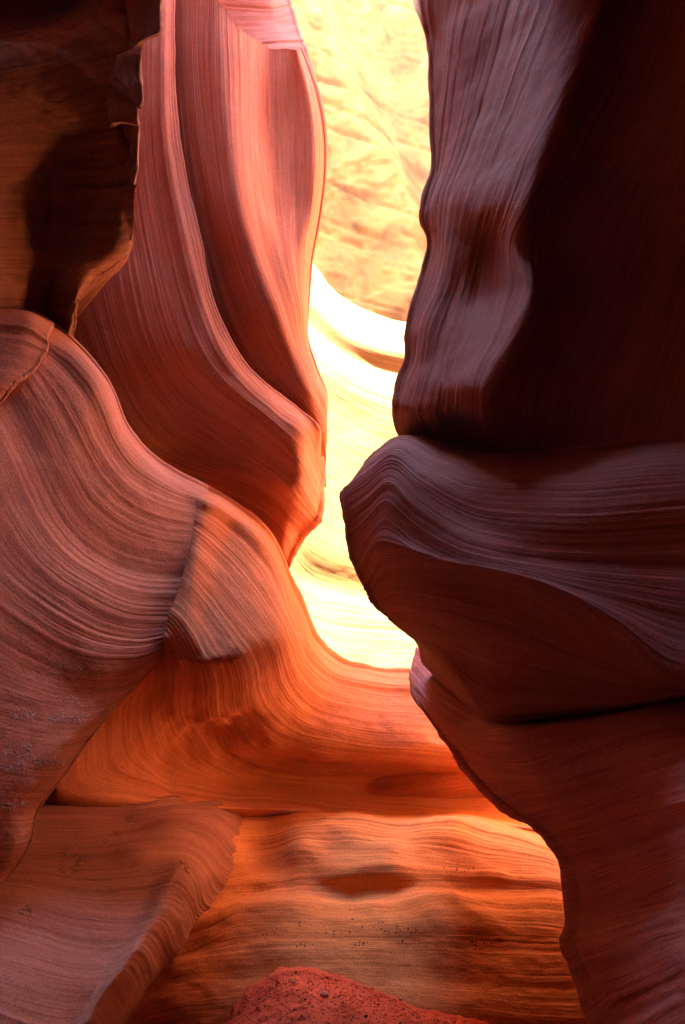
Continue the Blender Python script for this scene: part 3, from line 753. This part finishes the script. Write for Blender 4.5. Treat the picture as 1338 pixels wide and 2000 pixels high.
M = [Lx(l) for l in [
    [(200, -420, 12.4), (450, -420, 12.4), (700, -420, 12.4), (950, -420, 12.4), (1300, -420, 12.4)],
    [(200, -100, 13.6), (450, -100, 13.6), (620, -100, 13.6), (760, -100, 13.6), (950, -100, 13.6), (1300, -100, 13.5)],
    [(200, 200, 14.6), (450, 200, 14.55), (640, 200, 14.5), (760, 200, 14.5), (950, 200, 14.4), (1300, 200, 14.2)],
    [(200, 450, 15.1), (450, 450, 15.05), (640, 450, 15.0), (760, 450, 15.0), (950, 450, 14.9), (1300, 450, 14.6)],
    [(200, 750, 15.3), (450, 750, 15.2), (640, 750, 15.1), (760, 750, 15.1), (950, 750, 15.0), (1300, 750, 14.6)],
    [(200, 1000, 15.0), (450, 1000, 14.9), (640, 1000, 14.8), (760, 1000, 14.8), (950, 1000, 14.7), (1300, 1000, 14.2)],
]]


def far_relief(W, S, U):
    """a diagonal leaning shelf crosses the face, shaped to catch sun as a bright streak; broken blocks elsewhere"""
    x, z = W[..., 0], W[..., 2]
    d = ((x - 0.15) * 0.92 + (z - 15.0) * 0.38)           # across the shelf, upwards to the right
    d = d + 0.25 * noise3(W * 0.8, 5)
    t = np.clip(d / 0.9, 0, 1)
    shelf = -1.5 * t * t * (3 - 2 * t)
    q = fbm(W * 0.75, 4, 77)
    st = q * 5 - np.floor(q * 5)
    blocks = (np.floor(q * 5) + np.clip((st - 0.8) / 0.2, 0, 1)) * 0.06
    ridged = (1 - np.abs(fbm(W * 1.3, 5, 88, 0.6))) ** 3
    bed = np.abs(noise3(np.stack([(x * 0.35 + z) * 1.7, 0 * x, x * 0.25], -1), 93))
    return shelf + blocks + 0.06 * ridged - 0.09 * np.clip(0.22 - bed, 0, 1) / 0.22


o = patch("far_wall", M, FARROCK, nu=300, nv=190, curl={}, seed=101, fine=0.0, coarse=0.15, rough=0.07, rscale=1.6, back=(0, 24, 4), post=far_relief)
tag(o, "blazing yellow sunlit rock face at the far end of the slot", "rock wall")

# ------------------------------------------------------------------ the rest of the slot: unseen walls, their rims shaped to steer sun and sky light
def slot_side(name, sgn, stations, seed):
    """stations: (Y, [(x, z) ...]) profile of one side from floor to rim, inner face"""
    prof = [s[1] for s in stations]
    n = 120
    rows = []
    for p in prof:
        P = np.array([(x, z, 0) for x, z in p], float)
        rows.append(catmull(P, n)[:, :2])
    Ys = np.array([s[0] for s in stations], float)
    m = 260
    t = (Ys - Ys[0]) / (Ys[-1] - Ys[0])
    R = hermite(t, np.stack(rows), np.linspace(0, 1, m))
    Y = np.interp(np.linspace(0, 1, m), t, Ys)
    W = np.stack([R[..., 0], np.tile(Y[:, None], (1, n)), R[..., 1]], -1)
    W[..., 0] += 0.18 * fbm(W * np.array([0.5, 0.5, 0.25]), 4, seed)
    U = np.tile(Y[:, None], (1, n))
    S = W[..., 2] * 1.0
    idx = np.arange(m * n).reshape(m, n)
    q = np.stack([idx[:-1, :-1], idx[:-1, 1:], idx[1:, 1:], idx[1:, :-1]], -1).reshape(-1, 4)
    o = link(name, W.reshape(-1, 3), q, ROCK, uv=np.stack([U.ravel(), S.ravel()], -1))
    o["kind"] = "structure"
    return o


def prof(x0, x1, xr, zr=13.0, out=14):
    s = 1 if x0 > 0 else -1
    return [(x0, -0.6), (x0 + .1 * s, 3), (x0, 6), (x1, 8.6), (xr, 10.6), (xr, zr), (xr + 1.0 * s, zr + 0.6), (s * out, zr + 1)]


def prof_right(x0, xm, xr, zr=13.0):
    return [(x0, -0.6), (x0 + .1, 3), (x0 - 0.3, 6), (xm + 0.3, 7.4), (xm, 8.4), (xr, zr), (xr + 1.0, zr + 0.6), (14, zr + 1)]


slot_side("unseen_left_canyon_wall", -1, [  # closes over the camera; rim heights set to block sun
    (-7, prof(-1.2, -1.0, 0.3)), (0, prof(-2.4, -2.0, 0.3)), (1.4, prof(-3.0, -2.6, 0.0, 18)), (2.2, prof(-3.8, -3.0, -2.1, 18)), (4.5, prof(-4.0, -3.4, -2.1, 18)), (4.8, prof(-4.0, -3.4, -1.85, 12.0)), (5.95, prof(-4.0, -3.4, -1.85, 12.0)), (6.2, prof(-4.0, -3.4, -1.55, 12.0)), (7.2, prof(-4.0, -3.4, -1.5, 12.0)),
    (7.7, prof(-4.0, -4.2, -4.2, 12)), (10.8, prof(-4.2, -4.2, -4.2, 12)), (12.3, prof(-4.6, -4.6, -4.4, 19)), (16, prof(-5, -5, -4.8, 20)), (22, prof(-5, -5, -5, 20.0))], 3)
slot_side("unseen_right_canyon_wall", 1, [  # unseen; set in beyond the nose to bounce sun onto the ledges
    (-7, prof(1.2, 0.9, -0.5)), (0, prof(2.0, 1.6, -0.5)), (1.4, prof(2.4, 1.8, -0.5)), (2.2, prof_right(3.2, 0.0, -0.6)), (4.5, prof_right(3.6, 0.0, -0.6)), (5.2, prof(3.2, 2.6, 1.6)), (5.9, prof(2.6, 2.5, 1.8)),
    (8.5, prof(2.6, 2.6, 2.4)), (10.6, prof(3.2, 3.2, 3.0)), (12.5, prof(3.6, 3.4, 3.2, 22)), (18, prof(4.4, 4, 4, 22)), (22, prof(5, 5, 5, 22))], 4)


def sky_stop(name, Y, seed, lean):  # unseen end added to keep horizon sky light out of the slot
    n = 80
    xs = np.linspace(-14, 14, n)
    zs = np.linspace(-0.6, 14.2, n)
    X, Z = np.meshgrid(xs, zs)
    W = np.stack([X, Y + lean * Z, Z], -1)
    W[..., 1] += 0.4 * fbm(W * 0.5, 4, seed)
    idx = np.arange(n * n).reshape(n, n)
    q = np.stack([idx[:-1, :-1], idx[:-1, 1:], idx[1:, 1:], idx[1:, :-1]], -1).reshape(-1, 4)
    o = link(name, W.reshape(-1, 3), q, ROCK, uv=np.stack([X.ravel(), Z.ravel()], -1))
    o["kind"] = "structure"


sky_stop("back_sky_stop", -6.0, 8, 0.05)
sky_stop("far_sky_stop", 20.0, 9, 0.05)

# floor
def ground():
    n = 60
    xs = np.linspace(-14, 14, n)
    ys = np.linspace(-10, 26, n)
    X, Yg = np.meshgrid(xs, ys)
    W = np.stack([X, Yg, -0.48 + 0.04 * fbm(np.stack([X, Yg, 0 * X], -1) * 0.7, 3, 5)], -1)
    idx = np.arange(n * n).reshape(n, n)
    q = np.stack([idx[:-1, :-1], idx[:-1, 1:], idx[1:, 1:], idx[1:, :-1]], -1).reshape(-1, 4)
    o = link("ground", W.reshape(-1, 3), q, SAND, uv=np.stack([X.ravel(), Yg.ravel()], -1))
    o["kind"] = "structure"
ground()


# ------------------------------------------------------------------ red sand mound with stones and debris
SM = [Lx(l) for l in [
    [(330, 2140, 5.3), (440, 2010, 5.35), (490, 1945, 5.38), (550, 1898, 5.4), (600, 1896, 5.4), (650, 1910, 5.38), (730, 1932, 5.3), (800, 1966, 5.25), (900, 1992, 5.15), (1000, 2018, 5.05), (1150, 2080, 4.9)],
    [(330, 2130, 5.15), (436, 2002, 5.2), (486, 1938, 5.22), (548, 1892, 5.24), (600, 1889, 5.24), (652, 1904, 5.22), (730, 1926, 5.15), (800, 1961, 5.1), (900, 1986, 5.02), (1000, 2012, 4.95), (1150, 2070, 4.8)],
    [(330, 2140, 5.05), (440, 2012, 5.08), (492, 1955, 5.1), (550, 1912, 5.12), (605, 1908, 5.12), (660, 1920, 5.1), (735, 1942, 5.05), (800, 1972, 5.0), (900, 1996, 4.92), (1000, 2020, 4.85), (1150, 2080, 4.7)],
    [(330, 2160, 4.9), (440, 2030, 4.95), (500, 1980, 4.95), (560, 1945, 4.95), (620, 1938, 4.95), (680, 1948, 4.92), (750, 1965, 4.9), (820, 1990, 4.85), (900, 2012, 4.8), (1000, 2040, 4.72), (1150, 2100, 4.6)],
    [(330, 2190, 4.75), (440, 2070, 4.78), (520, 2020, 4.78), (600, 1990, 4.76), (680, 1990, 4.74), (780, 2005, 4.7), (900, 2040, 4.62), (1000, 2070, 4.55), (1150, 2130, 4.45)],
    [(330, 2260, 4.5), (440, 2160, 4.5), (560, 2110, 4.5), (700, 2090, 4.48), (850, 2110, 4.42), (1000, 2150, 4.35), (1150, 2200, 4.25)],
    [(330, 2420, 4.1), (500, 2340, 4.1), (700, 2300, 4.1), (900, 2330, 4.0), (1150, 2400, 3.95)],
]]


def sand_relief(W, S, U):
    return 0.032 * np.clip(fbm(W * 11.0, 4, 301), 0, 1) ** 1.2 + 0.02 * fbm(W * 4.5, 3, 305) + 0.012 * np.abs(fbm(W * 30.0, 3, 309))


mound = patch("sand_mound", SM, SAND, nu=240, nv=150, curl={'v0': (0.03, 0.3, 0.1)}, seed=201, fine=0.0, coarse=0.0, rough=0.03, rscale=3.0,
              back=(0.2, 5.2, -0.6), post=sand_relief)
tag(mound, "mound of loose red sand at the foot of the ledges, bottom centre", "sand")


def world_verts(o):
    v = np.zeros(len(o.data.vertices) * 3, np.float32)
    o.data.vertices.foreach_get("co", v)
    n = np.zeros(len(o.data.vertices) * 3, np.float32)
    o.data.vertices.foreach_get("normal", n)
    return v.reshape(-1, 3).astype(float), n.reshape(-1, 3).astype(float)


def to_pixel(V):
    d = V - np.array([0, 0, CAM_Z])
    fw = d[:, 1] * CP + d[:, 2] * SP
    up = -d[:, 1] * SP + d[:, 2] * CP
    return 669 + F * d[:, 0] / fw, 1000 - F * up / fw


class Surface:
    """find the rock under a photo position on one wall"""
    def __init__(self, o):
        self.V, self.N = world_verts(o)
        self.px, self.py = to_pixel(self.V)
        self.dist = np.linalg.norm(self.V - np.array([0, 0, CAM_Z]), axis=1)

    def at(self, x, y, r=6.0):
        d2 = (self.px - x) ** 2 + (self.py - y) ** 2
        near = np.where(d2 < r * r)[0]
        i = near[np.argmin(self.dist[near])] if len(near) else int(np.argmin(d2))
        n = self.N[i]
        if n @ (self.V[i] - np.array([0, 0, CAM_Z])) > 0:
            n = -n
        return self.V[i], n


def rock_mesh(size, seed, flat=0.7, sub=2):
    """angular little stone: verts, faces"""
    import bmesh
    bm = bmesh.new()
    bmesh.ops.create_icosphere(bm, subdivisions=sub, radius=1.0)
    r = np.random.RandomState(seed)
    planes = [(lambda v: v / np.linalg.norm(v))(r.normal(size=3)) for _ in range(7)]
    offs = r.uniform(0.55, 0.9, 7)
    out = []
    for v in bm.verts:
        p = np.array(v.co)
        for pl, of in zip(planes, offs):
            k = p @ pl
            if k > of:
                p = p - pl * (k - of) * 0.9
        out.append(p)
    out = np.array(out) * np.array([1.0, r.uniform(0.7, 0.95), flat]) * size
    faces = [[v.index for v in f.verts] for f in bm.faces]
    bm.free()
    return out, faces


def stone(name, P, n, size, seed, mat, rotz, parent=None, flat=0.7, sink=0.25):
    V, Fc = rock_mesh(size, seed, flat)
    o = link(name, V, Fc, mat, parent, smooth=False)
    o.location = Vector(P) + Vector(n) * size * flat * (1 - sink) * 0.8
    o.rotation_euler = (0.2 * math.sin(seed), 0.2 * math.cos(seed * 2), rotz)
    return o


sand = Surface(mound)
big = [(635, 1941, 0.026, PEBBLE, "largest pale stone lying on top of the red sand mound"),
       (569, 1917, 0.019, PEBBLE, "round pale pebble near the left crest of the sand mound"),
       (783, 1947, 0.013, PEBBLE, "pale pebble on the right slope crest of the sand mound"),
       (716, 1981, 0.012, DARKSTONE, "dark pebble low on the sand mound, right of the largest stone"),
       (640, 1996, 0.010, DARKSTONE, "dark pebble at the bottom edge below the largest stone"),
       (832, 1960, 0.012, DARKSTONE, "dark pebble at the right end of the mound crest")]
for k, (x, y, sz, m, lab) in enumerate(big):
    P, n = sand.at(x, y)
    tag(stone("pebble", P, n, sz, 40 + k, m, k * 1.3), lab, "pebble", "pebbles on the red sand")
rs = np.random.RandomState(11)
for k in range(44):
    u = rs.uniform(0, 1)
    x = 480 + 420 * u
    top = np.interp(x, [440, 486, 548, 600, 652, 730, 800, 900], [2000, 1938, 1892, 1889, 1904, 1926, 1961, 1986])
    y = top + rs.uniform(6, 20 + 75 * (1 - abs(u - 0.35)))
    if y > 2010:
        continue
    P, n = sand.at(x, y)
    m = PEBBLE if rs.rand() < 0.55 else DARKSTONE
    o = stone("pebble", P, n, rs.uniform(0.004, 0.0085), 100 + k, m, rs.uniform(0, 6))
    if m is PEBBLE:
        tag(o, "tiny pale pebble scattered on the red sand mound", "pebble", "tiny pale pebbles on the red sand")
    else:
        tag(o, "tiny dark pebble scattered on the red sand mound", "pebble", "tiny dark pebbles on the red sand")


def crumbs(name, surf, spots, size, mat, seed, parent=None, flat=0.5):
    """many crumbs on a surface joined in one mesh; spots are photo positions"""
    r = np.random.RandomState(seed)
    VV, FF, base = [], [], 0
    shapes = [rock_mesh(1.0, 500 + q, flat, 1) for q in range(6)]
    for (x, y) in spots:
        P, n = surf.at(x, y)
        V, Fc = shapes[r.randint(6)]
        a = r.uniform(0, 6.28)
        R = np.array([[math.cos(a), -math.sin(a), 0], [math.sin(a), math.cos(a), 0], [0, 0, 1]])
        z = Vector(n).to_track_quat('Z', 'Y').to_matrix()
        s_ = size * r.uniform(0.4, 1.3)
        W = (V * s_) @ R.T @ np.array(z).T + P
        VV.append(W)
        FF += [[i + base for i in f] for f in Fc]
        base += len(W)
    o = link(name, np.concatenate(VV), FF, mat, parent, smooth=False)
    o["kind"] = "stuff"
    return o


spots = []
for k in range(520):
    u = rs.beta(1.3, 1.6)
    x = 450 + 480 * u
    top = np.interp(x, [440, 486, 548, 600, 652, 730, 800, 900, 1000], [2000, 1938, 1892, 1889, 1904, 1926, 1961, 1986, 2012])
    band = 18 + 16 * math.sin(x * 0.03)
    y = top + (rs.normal(band, 8) if rs.rand() < 0.6 else rs.uniform(4, 110))
    if y < top + 3 or y > 2020:
        continue
    spots.append((x, y))
deb = crumbs("debris", sand, spots, 0.0055, DEBRIS, 3)
deb["kind"] = "stuff"
clods = []
for k in range(620):
    x = 440 + 560 * rs.beta(1.2, 1.5)
    top = np.interp(x, [440, 486, 548, 600, 652, 730, 800, 900, 1000], [2000, 1938, 1892, 1889, 1904, 1926, 1961, 1986, 2012])
    y = top + abs(rs.normal(0, 38))
    if y < 2025:
        clods.append((x, y))
cl = crumbs("sand_clods", sand, clods, 0.0085, SAND, 5, mound, 0.7)
cl["label"] = "crumbly red clods on the mound"
tag_lab = "dark crumbs of dry debris strewn over the red sand mound"
deb["label"] = tag_lab
deb["category"] = "debris"

# ------------------------------------------------------------------ broken pieces and crusts on the walls
def slab_piece(name, poly, mat, parent, depth=0.25):
    """angular broken face: outline given as px,py,Y, front bevelled, running back into the rock"""
    P = np.array([unproject(np.array(float(x)), np.array(float(y)), np.array(float(d))) for x, y, d in poly])
    c = P.mean(0)
    n = len(P)
    view = c - np.array([0, 0, CAM_Z])
    view /= np.linalg.norm(view)
    front = c + (P - c) * 0.93 - view * 0.02
    back = P + view * depth
    V = np.concatenate([front, P, back])
    Fc = [list(range(n))]
    for i in range(n):
        j = (i + 1) % n
        Fc.append([i, n + i, n + j, j])
        Fc.append([n + i, 2 * n + i, 2 * n + j, n + j])
    Fc.append([2 * n + i for i in range(n)][::-1])
    import bmesh
    bm = bmesh.new()
    vs_ = [bm.verts.new(tuple(v)) for v in V]
    for f in Fc:
        bm.faces.new([vs_[i] for i in f])
    bmesh.ops.triangulate(bm, faces=bm.faces[:])
    bmesh.ops.subdivide_edges(bm, edges=bm.edges[:], cuts=7, use_grid_fill=True)
    bm.normal_update()
    co = np.array([v.co for v in bm.verts])
    no = np.array([v.normal for v in bm.verts])
    q = fbm(co * 9.0, 4, 611)
    co = co + no * (0.022 * q + 0.012 * (np.floor(fbm(co * 5.0, 2, 613) * 4) / 4))[:, None]
    for v, p in zip(bm.verts, co):
        v.co = p
    me = bpy.data.meshes.new(name)
    bm.to_mesh(me)
    bm.free()
    lay = me.uv_layers.new(name="strata")
    for lp in me.loops:
        p = me.vertices[lp.vertex_index].co
        lay.data[lp.index].uv = (p.x, p.z)
    me.materials.append(mat)
    o = bpy.data.objects.new(name, me)
    COL.objects.link(o)
    o.parent = parent
    return o


def cY(x, y):
    return ov.at(x, y, 14)[0][1]


ov = Surface(overhang)
for poly, lab in [
    ([(243, -60), (318, -60), (314, 40), (311, 66), (290, 74), (268, 88), (252, 84), (247, 50)], "dark broken block at the top of the jagged edge"),
    ([(226, 108), (262, 92), (276, 96), (275, 140), (279, 200), (274, 210), (240, 186), (208, 158), (222, 130)], "square broken face on the jagged edge"),
    ([(212, 172), (240, 190), (266, 214), (272, 246), (238, 238), (216, 246), (210, 210)], None),
    ([(240, 240), (272, 250), (268, 330), (262, 360), (248, 330), (252, 280)], None),
]:
    ys = min(cY(min(x, 262), max(y, 0)) for x, y in poly)
    q = slab_piece("broken_block", [(x, y, ys - 0.03 + 0.0011 * (x - 200)) for x, y in poly], CHIP, overhang, 0.5)
    if lab:
        q["label"] = lab

sh = Surface(shoulder)
for k, (x0, x1, y0, y1, cnt) in enumerate([(28, 72, 1384, 1402, 60), (128, 162, 1358, 1368, 26), (98, 178, 1394, 1412, 90), (10, 66, 1450, 1482, 70),
                                            (0, 60, 1490, 1508, 70), (70, 132, 1480, 1496, 70), (0, 78, 1566, 1576, 60), (120, 162, 1296, 1306, 26)]):
    r = np.random.RandomState(60 + k)
    sp = []
    for _ in range(int(cnt * 1.6)):
        u = r.uniform()
        sp.append((x0 + (x1 - x0) * u, (y0 + y1) / 2 + r.choice([-0.3, 0.0, 0.3]) * (y1 - y0) + r.normal(0, 1.6) + 2.5 * math.sin(u * 9 + k)))
    crumbs("mineral_crust", sh, sp, 0.0055, CRUST, 80 + k, shoulder)
for k, line in enumerate([[(296, 985), (292, 1060), (278, 1120), (262, 1200), (250, 1245)], [(372, 1000), (375, 1050), (366, 1090)], [(348, 1150), (330, 1215)]]):
    r = np.random.RandomState(160 + k)
    L_ = catmull([(x, y, 0) for x, y in line], 120)
    sp = [(p[0] + r.normal(0, 1.4), p[1] + r.normal(0, 2)) for p in L_ if r.rand() < 0.4 + 0.4 * math.sin(p[1] * 0.05)]
    crumbs("drip_streak", sh, sp, 0.0026, CRUST, 190 + k, shoulder)

sl = Surface(slab)
for k, (x0, y0, x1, y1) in enumerate([(128, 1652, 122, 1705), (160, 1655, 146, 1700), (236, 1618, 200, 1640), (262, 1585, 250, 1600), (355, 1676, 374, 1698), (66, 1770, 40, 1776)]):
    r = np.random.RandomState(210 + k)
    sp = [(x0 + (x1 - x0) * t + r.normal(0, 3), y0 + (y1 - y0) * t + r.normal(0, 3)) for t in r.uniform(0, 1, 26)]
    crumbs("rock_flake", sl, sp, 0.009, CHIP, 230 + k, slab, 0.35)

lg = Surface(ledges)
for k, (x, y, cnt, sp_) in enumerate([(590, 1842, 7, 7), (705, 1838, 9, 8), (640, 1812, 14, 30), (760, 1806, 16, 34), (940, 1830, 14, 22), (520, 1820, 9, 12), (905, 1690, 10, 20)]):
    r = np.random.RandomState(260 + k)
    sp = [(x + r.normal(0, sp_), y + r.normal(0, sp_ * 0.3)) for _ in range(cnt)]
    crumbs("rock_flake", lg, sp, 0.008, CHIP, 280 + k, ledges, 0.5)


# ------------------------------------------------------------------ dusty air in the slot
def haze_box(density):
    x0, x1, y0, y1, z0, z1 = -15.0, 15.0, -11.5, 27.5, -1.6, 26.0
    V = [(x, y, z) for z in (z0, z1) for y in (y0, y1) for x in (x0, x1)]
    Fc = [(0, 2, 3, 1), (4, 5, 7, 6), (0, 1, 5, 4), (2, 6, 7, 3), (0, 4, 6, 2), (1, 3, 7, 5)]
    m = bpy.data.materials.new("dusty air")
    m.use_nodes = True
    nt = m.node_tree
    nt.nodes.clear()
    out = nt.nodes.new("ShaderNodeOutputMaterial")
    pv = nt.nodes.new("ShaderNodeVolumePrincipled")
    pv.inputs["Color"].default_value = (0.95, 0.92, 0.82, 1)
    pv.inputs["Density"].default_value = density
    pv.inputs["Anisotropy"].default_value = 0.2
    nt.links.new(pv.outputs[0], out.inputs["Volume"])
    o = link("haze", np.array(V, float), [list(f) for f in Fc], m, smooth=False)
    o["kind"] = "stuff"
    o["label"] = "faint dusty air glowing in the sunlit part of the slot"
    return o


haze_box(0.0009)
cy.volume_bounces = 0
